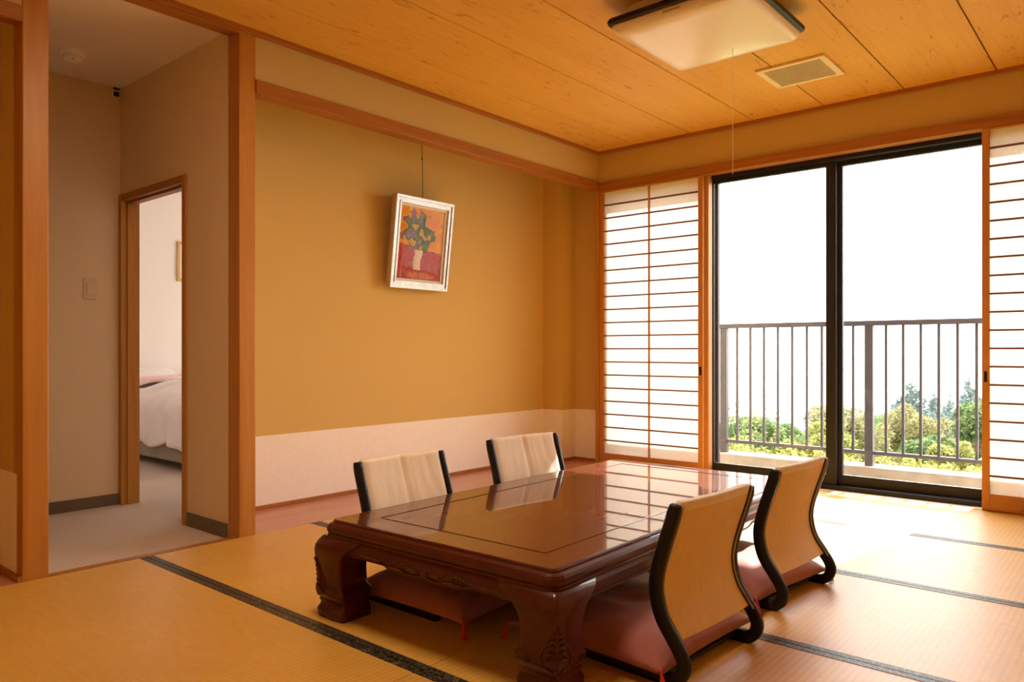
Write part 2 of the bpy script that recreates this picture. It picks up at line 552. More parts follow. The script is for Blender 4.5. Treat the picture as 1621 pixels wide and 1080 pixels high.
# rear-left alcove (only its side wall shows)
sw = struct(box('wall_side_alcove', -0.62, -0.06, -3.87, -3.80, -0.03, 2.42, M['wall_tan']))
box('dado_panel', -0.6, -0.058, -3.874, -3.869, 0.02, 0.404, M['dado'], sw)
struct(box('baseboard_side_alcove', -0.6, -0.0, -3.886, -3.872, 0.0, 0.021, M['beam_x']))
struct(box('wall_side_alcove_back', -0.68, -0.6, RY, -3.80, -0.03, 2.42, M['wall_tan']))
struct(box('floor_side_alcove', -0.6, 0.002, RY, -3.872, -0.05, 0.0, M['toko_floor'], None, 0.002))
struct(box('ceiling_side_alcove', -0.62, -0.05, RY, -3.80, 2.42, 2.45, M['wall_cream']))

# right wall and rear wall
struct(box('wall_right', RX, RX + 0.1, RY, 0.2, -0.03, 2.42, M['wall_cream']))
struct(box('wall_rear', -0.7, RX + 0.1, RY - 0.1, RY, -0.03, 2.42, M['wall_tan']))

# hall
struct(box('floor_hall', -1.5, -0.04, -4.6, -2.86, -0.1, -0.02, M['carpet']))
struct(box('wall_hall_back', -1.42, -1.33, -4.6, -2.985, -0.05, 2.45, M['hall_wall']))
struct(box('baseboard_hall_back', -1.33, -1.322, -4.6, -2.985, -0.02, 0.045, M['grey_base'], None, 0.002))
hb = bmesh.new()
DX0, DX1, DZ = -1.30, -0.535, 1.755
add_box(hb, -4.2, DX0, -2.985, -2.905, -0.05, 2.45)
add_box(hb, DX0, DX1, -2.985, -2.905, DZ, 2.45)
add_box(hb, DX1, -0.1, -2.985, -2.905, -0.05, 2.45)
struct(from_bm('wall_hall_right', hb, M['hall_wall']))
struct(box('baseboard_hall_right', DX1 + 0.035, -0.1, -2.993, -2.985, -0.02, 0.05, M['grey_base'], None, 0.002))
struct(box('wall_hall_left', -1.42, -0.62, -4.6, -4.5, -0.05, 2.45, M['hall_wall']))
struct(box('wall_hall_left_return', -0.68, -0.62, -4.6, -3.80, -0.05, 2.45, M['hall_wall']))
struct(box('wall_hall_left_near', -0.62, -0.09, -3.80, -3.79, -0.05, 2.45, M['hall_wall']))
struct(box('ceiling_hall', -1.42, -0.06, -4.6, -2.95, 2.405, 2.45, M['hall_ceiling']))
# door frame to the bedroom
dr = bpy.data.objects.new('door_3', None); COL.objects.link(dr); dr['kind'] = 'structure'
dr.location = (DX0, -2.945, -0.02)
def dpart(name, x0, x1, y0, y1, z0, z1, mat, bev=0.002):
    box(name, x0 - DX0, x1 - DX0, y0 + 2.945, y1 + 2.945, z0 + 0.02, z1 + 0.02, mat, dr, bev)
dpart('jamb', DX0 - 0.028, DX0 + 0.012, -2.997, -2.893, -0.02, DZ + 0.028, M['post'])
dpart('jamb', DX1 - 0.012, DX1 + 0.028, -2.997, -2.893, -0.02, DZ + 0.028, M['post'])
dpart('door_head', DX0 + 0.012, DX1 - 0.012, -2.997, -2.893, DZ - 0.012, DZ + 0.028, M['beam_x'])
dpart('door_stop', DX0 + 0.012, DX0 + 0.022, -2.965, -2.925, -0.02, DZ - 0.012, M['post'])
dpart('door_stop', DX0 + 0.022, DX1 - 0.012, -2.965, -2.925, DZ - 0.024, DZ - 0.012, M['beam_x'])

# bedroom
struct(box('floor_bedroom', -4.3, -0.56, -2.9, 0.0, -0.1, -0.021, M['carpet']))
struct(box('wall_bedroom_far', -4.3, -4.2, -2.985, 0.1, -0.05, 2.45, M['bed_wall']))
struct(box('wall_bedroom_near', -0.64, -0.56, -2.905, 0.1, -0.05, 2.45, M['bed_wall']))
bw = bmesh.new()
add_box(bw, -4.2, -3.9, 0.0, 0.1, -0.05, 2.45)
add_box(bw, -1.3, -0.64, 0.0, 0.1, -0.05, 2.45)
add_box(bw, -3.9, -1.3, 0.0, 0.1, -0.05, 0.25)
add_box(bw, -3.9, -1.3, 0.0, 0.1, 2.15, 2.45)
struct(from_bm('wall_bedroom_window', bw, M['bed_wall']))
struct(box('wall_bedroom_inner', -4.2, DX0 - 0.03, -2.904, -2.898, -0.05, 2.45, M['bed_wall']))
struct(box('ceiling_bedroom', -4.3, -0.56, -2.985, 0.1, 2.45, 2.5, M['hall_ceiling']))
w3 = bpy.data.objects.new('window_3', None); COL.objects.link(w3); w3['kind'] = 'structure'
w3.location = (-2.6, 0.05, 0.25)
for xa in (-1.3, -0.025, 1.25):
    box('window_frame', xa, xa + 0.05, -0.03, 0.03, 0.0, 1.9, M['frame_dark'], w3)
for za in (0.0, 1.85):
    box('window_frame', -1.25, 1.25, -0.03, 0.03, za, za + 0.05, M['frame_dark'], w3)
for xa in (-1.25, 0.025):
    box('glass_pane', xa, xa + 1.225, -0.003, 0.003, 0.05, 1.85, M['glass'], w3)
    box('added_light_diffuser', xa, xa + 1.225, -0.06, -0.059, 0.0, 1.9, M['diffuser'], w3)  # unseen sheet added behind the glass to cut the daylight coming in

# ------------------------------------------------------------------ window wall
wb = bmesh.new()
add_box(wb, 0.0, RX + 0.1, 0.0, 0.16, 2.155, 2.45)
add_box(wb, 3.42, RX + 0.1, 0.0, 0.16, -0.03, 2.155)
struct(from_bm('wall_window', wb, M['wall_cream']))
struct(box('trim_9', 0.0, 3.44, -0.022, 0.06, 2.095, 2.156, M['beam_x'], None, 0.003))
struct(box('trim_10', -0.012, 0.02, -0.022, 0.17, -0.02, 2.10, M['post'], None, 0.002))
struct(box('trim_11', 0.866, 0.906, 0.018, 0.075, 0.0, 2.095, M['shoji_z'], None, 0.002))
struct(box('trim_12', 0.02, 3.44, 0.0, 0.066, -0.05, 0.002, M['sill'], None, 0.001))

def shoji(name, x0, x1, y, cols, label_side):
    d = bpy.data.objects.new(name, None); COL.objects.link(d); d['kind'] = 'structure'
    d.location = (x0, y, 0.004)
    W = x1 - x0
    zt, zb, zp = 2.09, 0.0, 0.088
    box('stile', 0, 0.036, -0.015, 0.015, zb, zt, M['shoji_z'], d, 0.002)
    box('stile', W - 0.036, W, -0.015, 0.015, zb, zt, M['shoji_z'], d, 0.002)
    box('bottom_rail', 0.036, W - 0.036, -0.015, 0.015, zb, zp, M['shoji_x'], d, 0.002)
    box('top_rail', 0.036, W - 0.036, -0.015, 0.015, zt - 0.010, zt, M['shoji_x'], d, 0.002)
    inner = W - 0.072
    proto = None
    n = 19
    for k in range(1, n + 1):
        z = zp + (zt - 0.010 - zp) * k / (n + 1)
        if proto is None:
            proto = box('lattice_bar', 0.036, W - 0.036, -0.013, 0.002, -0.005, 0.005, M['kumiko'], d)
            o = proto
        else:
            o = proto.copy(); COL.objects.link(o)
        o.location = (0, 0, z)
    for k in range(1, cols):
        x = 0.036 + inner * k / cols
        box('lattice_upright', x - 0.005, x + 0.005, -0.0145, 0.002, zp, zt - 0.010, M['shoji_z'], d)
    box('paper_sheet', 0.034, W - 0.034, 0.0025, 0.0032, zp - 0.004, zt - 0.008, M['paper'], d)
    px = W - 0.018 if label_side == 'r' else 0.018
    box('finger_pull', px - 0.008, px + 0.008, -0.0165, -0.012, 0.70, 0.76, M['black_plain'], d, 0.002)
    return d
shoji('door_1', 0.022, 0.879, 0.0, 2, 'r')
shoji('door_2', 2.536, 3.418, 0.0, 2, 'l')

# aluminium window: outer frame and four sashes
wn = bpy.data.objects.new('window_1', None); COL.objects.link(wn); wn['kind'] = 'structure'
wn.location = (0, 0.12, 0)
def wpart(name, x0, x1, y0, y1, z0, z1, mat, par=wn, bev=0.002):
    return box(name, x0, x1, y0, y1, z0, z1, mat, par, bev)
wpart('window_frame', 0.02, 3.42, -0.055, 0.06, 2.07, 2.15, M['frame_dark'])
wpart('window_frame', 0.02, 3.42, -0.055, 0.06, -0.03, 0.03, M['frame_dark'])
wpart('window_frame', 0.02, 0.05, -0.05, 0.06, 0.03, 2.07, M['frame_dark'])
wpart('window_frame', 3.39, 3.42, -0.05, 0.06, 0.03, 2.07, M['frame_dark'])
def sash(x0, x1, y, ls, rs, bh):
    s = bpy.data.objects.new('sash', None); COL.objects.link(s); s.parent = wn
    s.location = (x0, y, 0.03)
    W = x1 - x0
    box('sash_stile', 0, ls, -0.016, 0.016, 0, 2.04, M['frame_dark'], s, 0.002)
    box('sash_stile', W - rs, W, -0.016, 0.016, 0, 2.04, M['frame_dark'], s, 0.002)
    box('sash_rail', ls, W - rs, -0.016, 0.016, 0, bh, M['frame_dark'], s, 0.002)
    box('sash_rail', ls, W - rs, -0.016, 0.016, 2.012, 2.04, M['frame_dark'], s, 0.002)
    box('glass_pane', ls - 0.003, W - rs + 0.003, -0.003, 0.003, bh - 0.003, 2.016, M['glass'], s)
sash(0.05, 0.925, 0.022, 0.045, 0.045, 0.062)
sash(0.885, 1.735, -0.018, 0.026, 0.062, 0.062)
sash(1.672, 2.56, 0.022, 0.090, 0.045, 0.062)
sash(2.53, 3.39, -0.018, 0.045, 0.045, 0.062)

# ------------------------------------------------------------------ outside: balcony
struct(box('floor_balcony', -4.4, 4.6, 0.17, 1.35, -0.30, -0.16, M['concrete']))
cu = struct(box('trim_13', -4.4, 4.6, 1.12, 1.34, -0.16, 0.012, M['concrete'], None, 0.008))
rl = thing('balcony_railing', 'dark metal balcony railing with thin upright bars beyond the glass doors', 'railing', (0.475, 1.2, 0.012))
def rpart(name, x0, x1, y0, y1, z0, z1, bev=0.003):
    return box(name, x0, x1, y0, y1, z0, z1, M['rail_dark'], rl, bev)
rpart('top_rail', -3.4, 3.9, -0.03, 0.03, 1.05, 1.088)
rpart('bottom_rail', -3.4, 3.9, -0.018, 0.018, 0.085, 0.112)
posts = [-2.31, -1.155, 0.0, 1.155, 2.31, 3.465]
pp = bb = None
for px in posts:
    if pp is None:
        pp = box('post', -0.029, 0.029, -0.025, 0.025, 0.0, 1.05, M['rail_dark'], rl, 0.003); o = pp
    else:
        o = pp.copy(); COL.objects.link(o)
    o.location = (px, 0, 0)
for px in posts[:-1]:
    for k in range(1, 10):
        if bb is None:
            bb = box('baluster', -0.009, 0.009, -0.009, 0.009, 0.112, 1.05, M['rail_dark'], rl); o = bb
        else:
            o = bb.copy(); COL.objects.link(o)
        o.location = (px + 0.1155 * k, 0, 0)

# ------------------------------------------------------------------ outside: hillside, shrubs and trees
def hill():
    bm = bmesh.new()
    nx, ny = 60, 50
    g = {}
    for i in range(nx + 1):
        for j in range(ny + 1):
            x = -60 + 90 * i / nx
            y = 1.6 + 70 * (j / ny) ** 1.6
            z = -0.75 - 0.085 * (y - 1.6) - 0.0009 * (y - 1.6) ** 2
            z += 0.25 * noise.noise(Vector((x * 0.3, y * 0.3, 0)))
            g[i, j] = bm.verts.new((x, y, z))
    for i in range(nx):
        for j in range(ny):
            bm.faces.new((g[i, j], g[i + 1, j], g[i + 1, j + 1], g[i, j + 1]))
    return struct(from_bm('ground', bm, M['soil'], None, True))
hill()
def ground_z(x, y):
    return -0.75 - 0.085 * (y - 1.6) - 0.0009 * (y - 1.6) ** 2 + 0.25 * noise.noise(Vector((x * 0.3, y * 0.3, 0)))

def foliage(name, blobs, n, size, mat, parent, seed, droop=0.0):
    """blobs: (cx,cy,cz,rx,ry,rz); n small folded leaves scattered in the outer part of the blobs"""
    rnd = random.Random(seed)
    vs, fs = [], []
    wts = [b[3] * b[4] * b[5] for b in blobs]
    for _ in range(n):
        b = rnd.choices(blobs, wts)[0]
        while True:
            p = Vector((rnd.uniform(-1, 1), rnd.uniform(-1, 1), rnd.uniform(-1, 1)))
            if 0.15 < p.length < 1:
                break
        rr = p.length ** 0.45
        p = p.normalized() * rr
        c = Vector((b[0] + p.x * b[3], b[1] + p.y * b[4], b[2] + p.z * b[5]))
        s = size * rnd.uniform(0.6, 1.3)
        a = Vector((rnd.gauss(0, 1), rnd.gauss(0, 1), rnd.gauss(0, 0.6) - droop)).normalized()
        q = a.cross(Vector((rnd.gauss(0, 1), rnd.gauss(0, 1), rnd.gauss(0, 1)))).normalized()
        k = len(vs)
        vs += [c - a * s, c + q * s * 0.45, c + a * s, c - q * s * 0.45]
        fs.append((k, k + 1, k + 2, k + 3))
    me = bpy.data.meshes.new(name)
    me.from_pydata([tuple(v) for v in vs], [], fs)
    o = link(name, me, mat, parent)
    o['kind'] = 'stuff'
    return o

def trunk(parent, h, r, lean=0.0, branches=4, seed=1, name='trunk'):
    rnd = random.Random(seed)
    bm = bmesh.new()
    pts = [(0, 0, -0.1), (lean * 0.3, 0.02, h * 0.35), (lean * 0.7, -0.02, h * 0.7), (lean, 0, h)]
    tube(bm, pts, r, 7, True, [r, r * 0.8, r * 0.6, r * 0.3])
    for _ in range(branches):
        z = h * rnd.uniform(0.35, 0.8); a = rnd.uniform(0, 6.28); L = h * rnd.uniform(0.2, 0.4)
        tube(bm, [(lean * z / h, 0, z), (lean * z / h + math.cos(a) * L * 0.5, math.sin(a) * L * 0.5, z + L * 0.35),
                  (lean * z / h + math.cos(a) * L, math.sin(a) * L, z + L * 0.8)], r * 0.4, 5, True, [r * 0.45, r * 0.3, r * 0.12])
    return from_bm(name, bm, M['bark'], parent, True)

def shrub(label, x, y, top, rad, mat, n, seed, leaf=0.05, group='shrubs beyond the balcony', name='leafy_shrub', cat='shrub'):
    z0 = ground_z(x, y)
    t = thing(name, label, cat, (x, y, z0), 0, group)
    h = top - z0
    rnd = random.Random(seed)
    bl = []
    for k in range(15):
        a = rnd.uniform(0, 6.28); q = rnd.uniform(0.1, 0.95) * rad
        bz = h * rnd.uniform(0.30, 0.86)
        br = rad * rnd.uniform(0.22, 0.48)
        br_z = min(br * rnd.uniform(0.8, 1.1), h - bz)
        bl.append((math.cos(a) * q, math.sin(a) * q, bz, br, br, max(0.1, br_z)))
    bl.append((rad * rnd.uniform(-0.3, 0.3), 0, h * 0.78, rad * 0.32, rad * 0.4, h * 0.22))
    trunk(t, h * 0.75, max(0.015, h * 0.02), 0, 6, seed, 'stem')
    foliage('foliage', bl, n, leaf, M[mat], t, seed + 50)
    return t

def conifer(label, x, y, top, rad, n, seed, group='conifers on the slope'):
    z0 = ground_z(x, y)
    t = thing('conifer_tree', label, 'tree', (x, y, z0), 0, group)
    h = top - z0
    rnd = random.Random(seed)
    bl = []
    L = 12
    for k in range(L):
        f = k / (L - 1)
        r = rad * (1 - f) ** 0.9 + 0.05
        for _ in range(3):
            a = rnd.uniform(0, 6.28)
            bl.append((math.cos(a) * r * 0.45, math.sin(a) * r * 0.45, h * (0.12 + 0.85 * f), r * rnd.uniform(0.5, 0.8), r * rnd.uniform(0.5, 0.8), h * 0.045))
    trunk(t, h * 0.95, h * 0.012 + 0.03, 0, 0, seed)
    foliage('foliage', bl, n, 0.085, M['leaf_conifer'], t, seed + 9, 0.4)
    return t

H_CAM = 0.881
def at(px, d):
    """world x,y on the bearing of photo column px, at depth d from the camera"""
    lat = (px - 810.5) / 1187.0 * d
    yw = R(40.66)
    return (cam.location.x - math.sin(yw) * d + math.cos(yw) * lat, cam.location.y + math.cos(yw) * d + math.sin(yw) * lat)
def top_z(py, d):
    return H_CAM - (py - 554.0) * d / 1187.0

# ------------------------------------------------------------------ low table
TB = thing('low_table', 'low dark red lacquered table with carved legs and glossy top', 'table', (1.62, -2.42, 0), R(1.2))
TA, TBh, TZ = 0.452, 0.879, 0.318
INS = 0.108
def tpart(name, x0, x1, y0, y1, z0, z1, mat, bev=0.0):
    return box(name, x0, x1, y0, y1, z0, z1, mat, TB, bev)
tpart('top_panel', -TA + INS, TA - INS, -TBh + INS, TBh - INS, 0.288, TZ, M['lacquer_top'])
# mitred border round the panel
def border():
    bm = bmesh.new()
    o = [(-TA, -TBh), (TA, -TBh), (TA, TBh), (-TA, TBh)]
    i = [(-TA + INS, -TBh + INS), (TA - INS, -TBh + INS), (TA - INS, TBh - INS), (-TA + INS, TBh - INS)]
    vo = [bm.verts.new((*p, TZ)) for p in o]; vi = [bm.verts.new((*p, TZ)) for p in i]
    lo = [bm.verts.new((*p, TZ - 0.03)) for p in o]; li = [bm.verts.new((*p, TZ - 0.03)) for p in i]
    for k in range(4):
        j = (k + 1) % 4
        bm.faces.new((vo[k], vo[j], vi[j], vi[k]))
        bm.faces.new((lo[j], lo[k], li[k], li[j]))
        bm.faces.new((vi[k], vi[j], li[j], li[k]))
        bm.faces.new((lo[k], lo[j], vo[j], vo[k]))
    return from_bm('top_border', bm, M['lacquer_top'], TB)
border()
def rect_sweep(name, prof, mat, a=TA, b=TBh, corner=0.012, smooth=True):
    """sweep an (outward, z) profile round the rectangle a x b, with small rounded corners"""
    bm = bmesh.new()
    rings = []
    for (o, z) in prof:
        r = []
        for sx, sy, a0 in ((1, 1, 0), (-1, 1, 90), (-1, -1, 180), (1, -1, 270)):
            for k in range(4):
                t = R(a0 + 30 * k)
                rad = corner + max(o, 0)
                cx = sx * (a - corner + min(o, 0)); cy = sy * (b - corner + min(o, 0))
                r.append((cx + rad * math.cos(t), cy + rad * math.sin(t), z))
        rings.append(r)
    vr = [[bm.verts.new(p) for p in r] for r in rings]
    n = len(vr[0]); m = len(vr)
    for q in range(m):
        A, B = vr[q], vr[(q + 1) % m]
        for k in range(n):
            bm.faces.new((A[k], A[(k + 1) % n], B[(k + 1) % n], B[k]))
    return from_bm(name, bm, mat, TB, False)
rim = rect_sweep('rim_moulding', [(0.0, 0.3182), (0.005, 0.3178), (0.009, 0.314), (0.009, 0.310), (0.014, 0.308),
                                  (0.022, 0.304), (0.028, 0.297), (0.030, 0.289), (0.029, 0.281), (0.025, 0.2755),
                                  (0.027, 0.273), (0.027, 0.268), (-0.02, 0.266), (-0.02, 0.288), (0.0, 0.30)], M['lacquer'])
rect_sweep('inlay_line', [(0.0, 0.3178), (0.0, 0.3190), (-0.0018, 0.3196), (-0.0036, 0.3190), (-0.0036, 0.3178)], M['inlay'], TA - INS + 0.002, TBh - INS + 0.002, 0.0022)

# legs: lofted square sections following the outer corner, spreading into the apron at the top
def leg(sx, sy, name='leg'):
    #   z, outward, width x, width y
    S = [(0.0, 0.036, 0.128, 0.118), (0.008, 0.043, 0.136, 0.126), (0.028, 0.043, 0.136, 0.126), (0.040, 0.036, 0.126, 0.116), (0.050, 0.034, 0.122, 0.112),
         (0.056, 0.039, 0.127, 0.117), (0.062, 0.036, 0.124, 0.114), (0.070, 0.043, 0.134, 0.124), (0.085, 0.047, 0.143, 0.133), (0.098, 0.047, 0.141, 0.131),
         (0.106, 0.045, 0.130, 0.120), (0.13, 0.044, 0.127, 0.117), (0.16, 0.045, 0.127, 0.117), (0.185, 0.047, 0.130, 0.120), (0.205, 0.049, 0.138, 0.128),
         (0.222, 0.0495, 0.152, 0.142), (0.238, 0.047, 0.172, 0.162), (0.252, 0.040, 0.192, 0.182), (0.2675, 0.028, 0.200, 0.190)]
    bm = bmesh.new()
    rings = []
    for z, o, wx, wy in S:
        X1 = TA + o; Y1 = TBh + o; X0 = X1 - wx; Y0 = Y1 - wy
        c = 0.010
        r = []
        for (cx, cy, a0) in ((X1 - c, Y1 - c, 0), (X0 + c, Y1 - c, 90), (X0 + c, Y0 + c, 180), (X1 - c, Y0 + c, 270)):
            for k in range(3):
                t = R(a0 + 45 * k)
                r.append((sx * (cx + c * math.cos(t)), sy * (cy + c * math.sin(t)), z))
        rings.append(r)
    loft(bm, rings)
    o = from_bm(name, bm, M['lacquer'], TB, True)
    # carved palmette round the outer corner
    bm = bmesh.new()
    def P(face, u, z):
        off = 0.0405
        for (za, oa, _, _), (zb, ob, _, _) in zip(S, S[1:]):
            if za <= z <= zb:
                off = oa + (ob - oa) * (z - za) / (zb - za)
        if face == 0:
            return (sx * (TA + off - u), sy * (TBh + off + 0.0004), z)
        return (sx * (TA + off + 0.0004), sy * (TBh + off - u), z)
    for face in (0, 1):
        ol = [(0.004, 0.192), (0.016, 0.172), (0.026, 0.158), (0.032, 0.142), (0.044, 0.128), (0.054, 0.108), (0.052, 0.092), (0.038, 0.080), (0.014, 0.074)]
        tube(bm, catmull([P(face, u, z) for u, z in ol], 4), 0.0036, 6)
        for zc, L in ((0.172, 0.014), (0.156, 0.020), (0.140, 0.026), (0.123, 0.032), (0.106, 0.036)):
            pts = catmull([P(face, 0.007, zc), P(face, 0.007 + L * 0.5, zc - 0.004), P(face, 0.007 + L, zc - 0.018)], 4)
            n = len(pts)
            tube(bm, pts, 0.003, 6, True, [0.0018 + 0.0044 * math.sin(math.pi * (k + 0.5) / n) for k in range(n)])
        # little scroll on the knee edge
        sp = [(0.098 + 0.012 * (1 - t / 9) * math.cos(t * 0.9), 0.088 + 0.012 * (1 - t / 9) * math.sin(t * 0.9)) for t in range(9)]
        tube(bm, [P(face, u, z) for u, z in sp], 0.0022, 5)
    from_bm('leaf_carving', bm, M['lacquer'], o, True)
    return o
for sx in (1, -1):
    for sy in (1, -1):
        leg(sx, sy)

# aprons with a bracketed lower edge and a carved middle
def apron(axis, sgn, L, pos):
    prof = [(-L, 0.190), (-L + 0.012, 0.205), (-L + 0.03, 0.213), (-L + 0.10, 0.216)]
    mid = L * 0.42
    prof += [(-mid - 0.02, 0.216), (-mid, 0.209), (-mid + 0.03, 0.204), (0, 0.202), (mid - 0.03, 0.204), (mid, 0.209), (mid + 0.02, 0.216)]
    prof += [(L - 0.10, 0.216), (L - 0.03, 0.213), (L - 0.012, 0.205), (L, 0.190)]
    bm = bmesh.new()
    def V(u, d, z):
        return (u, sgn * d, z) if axis == 'x' else (sgn * d, u, z)
    rings = []
    layers = [(pos - 0.022, 0.0), (pos + 0.012, 0.0)]
    cols = []
    for u, zb in prof:
        #  cross-section of the apron at u: (depth, z)
        cs = [(pos - 0.018, 0.267), (pos + 0.022, 0.267), (pos + 0.030, 0.255), (pos + 0.033, 0.235), (pos + 0.028, zb + 0.010), (pos + 0.030, zb + 0.004), (pos + 0.024, zb), (pos - 0.018, zb)]
        rings.append([V(u, d, z) for d, z in cs])
    loft(bm, rings)
    a = from_bm('apron', bm, M['lacquer'], TB, False)
    bm = bmesh.new()
    zc = 0.232
    def Q(u, z):
        return V(u, pos + 0.0318, z)
    for s in (1, -1):
        for c0 in (0.022, 0.075, 0.128):
            pts = [Q(s * (c0 + (0.015 - 0.0014 * t) * math.cos(t * 0.75)), zc + (0.013 - 0.0012 * t) * math.sin(t * 0.75)) for t in range(10)]
            tube(bm, pts, 0.0026, 5, True, [0.0034 - 0.0002 * t for t in range(10)])
        pts = catmull([Q(s * 0.01, zc - 0.012), Q(s * 0.06, zc - 0.018), Q(s * 0.11, zc - 0.008), Q(s * 0.17, zc - 0.010), Q(s * 0.19, zc + 0.004)], 5)
        tube(bm, pts, 0.0022, 5)
        for k in range(4):
            u = s * (0.15 + 0.012 * k)
            tube(bm, [Q(u, zc + 0.012 - 0.002 * k), Q(u + s * 0.006, zc + 0.002), Q(u + s * 0.016, zc - 0.004)], 0.002, 5, True, [0.0012, 0.003, 0.001])
    from_bm('scroll_carving', bm, M['lacquer'], a, True)
for sg in (1, -1):
    apron('x', sg, TA - 0.08, TBh)
    apron('y', sg, TBh - 0.07, TA)

# ------------------------------------------------------------------ floor chairs
PROF = [(-0.018, 0.475), (-0.006, 0.43), (0.018, 0.36), (0.038, 0.29), (0.042, 0.235), (0.026, 0.175), (-0.008, 0.125),
        (-0.034, 0.088), (-0.043, 0.060), (-0.034, 0.033), (-0.010, 0.0165), (0.03, 0.0135), (0.10, 0.0135), (0.26, 0.0135), (0.40, 0.0135)]
CURVE = catmull([(f, 0, z) for f, z in PROF], 5)
CW = 0.217      # half width over the rails
def rail_bm(y0, y1, th):
    bm = bmesh.new()
    rings = []
    n = len(CURVE)
    for i, p in enumerate(CURVE):
        d = (CURVE[min(i + 1, n - 1)] - CURVE[max(i - 1, 0)]).normalized()
        nn = Vector((-d.z, 0, d.x))
        t = th
        if i < 3:
            t = th * (0.72 + 0.1 * i)
        a, b = p + nn * t / 2, p - nn * t / 2
        e = 0.004
        rings.append([(a.x, y0 + e, a.z), (a.x, y1 - e, a.z), (a.x - nn.x * e, y1, a.z - nn.z * e), (b.x + nn.x * e, y1, b.z + nn.z * e),
                      (b.x, y1 - e, b.z), (b.x, y0 + e, b.z), (b.x + nn.x * e, y0, b.z + nn.z * e), (a.x - nn.x * e, y0, a.z - nn.z * e)])
    loft(bm, rings)
    return bm

def prof_at(z):
    for a, b in zip(CURVE, CURVE[1:]):
        if b.z <= z <= a.z:
            t = (a.z - z) / max(1e-6, a.z - b.z)
            return a.x + (b.x - a.x) * t
    return CURVE[0].x

def back_bm(which):
    nu, nv = 28, 30
    hw = CW - 0.024
    zt, zb = 0.481, 0.118
    def surf(u, v, side):
        y = hw * u
        z = zt + (zb - zt) * v
        bow = -0.012 * (1 - u * u) * (1 - 0.5 * v)
        edge = min(1.0, (1 - abs(u)) / 0.10, v / 0.05 + 0.55, (1 - v) / 0.05 + 0.15)
        edge = max(0.0, edge) ** 0.5
        thick = 0.005 + 0.013 * edge
        f = prof_at(min(z, 0.475)) + bow
        if side > 0:                # padded front with a seam down the middle and slack creases
            d = thick - 0.0075 * math.exp(-(u / 0.035) ** 2) * edge
            d += 0.0032 * noise.noise(Vector((u * 8.0, v * 1.5, 3.1))) * edge + 0.0018 * noise.noise(Vector((u * 20.0, v * 3.0, 8.0))) * edge
            d += 0.0016 * math.sin(u * 30 + v * 3) * math.exp(-((u - 0.12) / 0.16) ** 2) * edge
            return Vector((f + d, y, z))
        return Vector((f - 0.008 - 0.003 * edge, y, z))
    bm = bmesh.new()
    F = [[bm.verts.new(surf(-1 + 2 * i / nu, j / nv, 1)) for i in range(nu + 1)] for j in range(nv + 1)]
    B = [[bm.verts.new(surf(-1 + 2 * i / nu, j / nv, -1)) for i in range(nu + 1)] for j in range(nv + 1)]
    for j in range(nv):
        for i in range(nu):
            if which == 'front' and j < 2:
                bm.faces.new((B[j][i + 1], B[j][i], B[j + 1][i], B[j + 1][i + 1]))
            if which == 'back' and j < 2:
                continue
            if which == 'front':
                bm.faces.new((F[j][i], F[j][i + 1], F[j + 1][i + 1], F[j + 1][i]))
            else:
                bm.faces.new((B[j][i + 1], B[j][i], B[j + 1][i], B[j + 1][i + 1]))
    if which == 'back':
        bmesh.ops.delete(bm, geom=[v for v in bm.verts if not v.link_faces], context='VERTS')
        return bm
    for i in range(nu):
        bm.faces.new((F[0][i + 1], F[0][i], B[0][i], B[0][i + 1]))
        bm.faces.new((F[nv][i], F[nv][i + 1], B[nv][i + 1], B[nv][i]))
    for j in range(nv):
        bm.faces.new((F[j][0], F[j + 1][0], B[j + 1][0], B[j][0]))
        bm.faces.new((F[j + 1][nu], F[j][nu], B[j][nu], B[j + 1][nu]))
    bmesh.ops.delete(bm, geom=[v for v in bm.verts if not v.link_faces], context='VERTS')
    return bm

def make_chair(name, label):
    t = thing(name, label, 'floor chair', group='legless chairs round the low table')
    from_bm('side_rail', rail_bm(-CW, -CW + 0.024, 0.035), M['black'], t, True)
    from_bm('side_rail', rail_bm(CW - 0.024, CW, 0.035), M['black'], t, True)
    o = from_bm('back_pad', back_bm('front'), M['cream_fabric'], t, True)
    o['label'] = 'creased cream front pad'
    for sy in (-1, 1):
        bm = bmesh.new()
        pts = []
        for q, p in enumerate(CURVE):
            if p.z < 0.10 and p.x < 0.02 and q > 20:
                break
            d = (CURVE[min(q + 1, len(CURVE) - 1)] - CURVE[max(q - 1, 0)]).normalized()
            pts.append((p.x + d.z * 0.015, sy * (CW - 0.0245), p.z - d.x * 0.015))
        tube(bm, pts[:34], 0.0032, 6)
        e = from_bm('edge_piping', bm, M['piping'], t, True)
    o = from_bm('back_panel', back_bm('back'), M['tan_fabric'], t, True)
    o['label'] = 'smooth tan back panel'
    box('seat', 0.02, 0.40, -CW + 0.024, CW - 0.024, 0.016, 0.026, M['black'], t, 0.003)
    return t

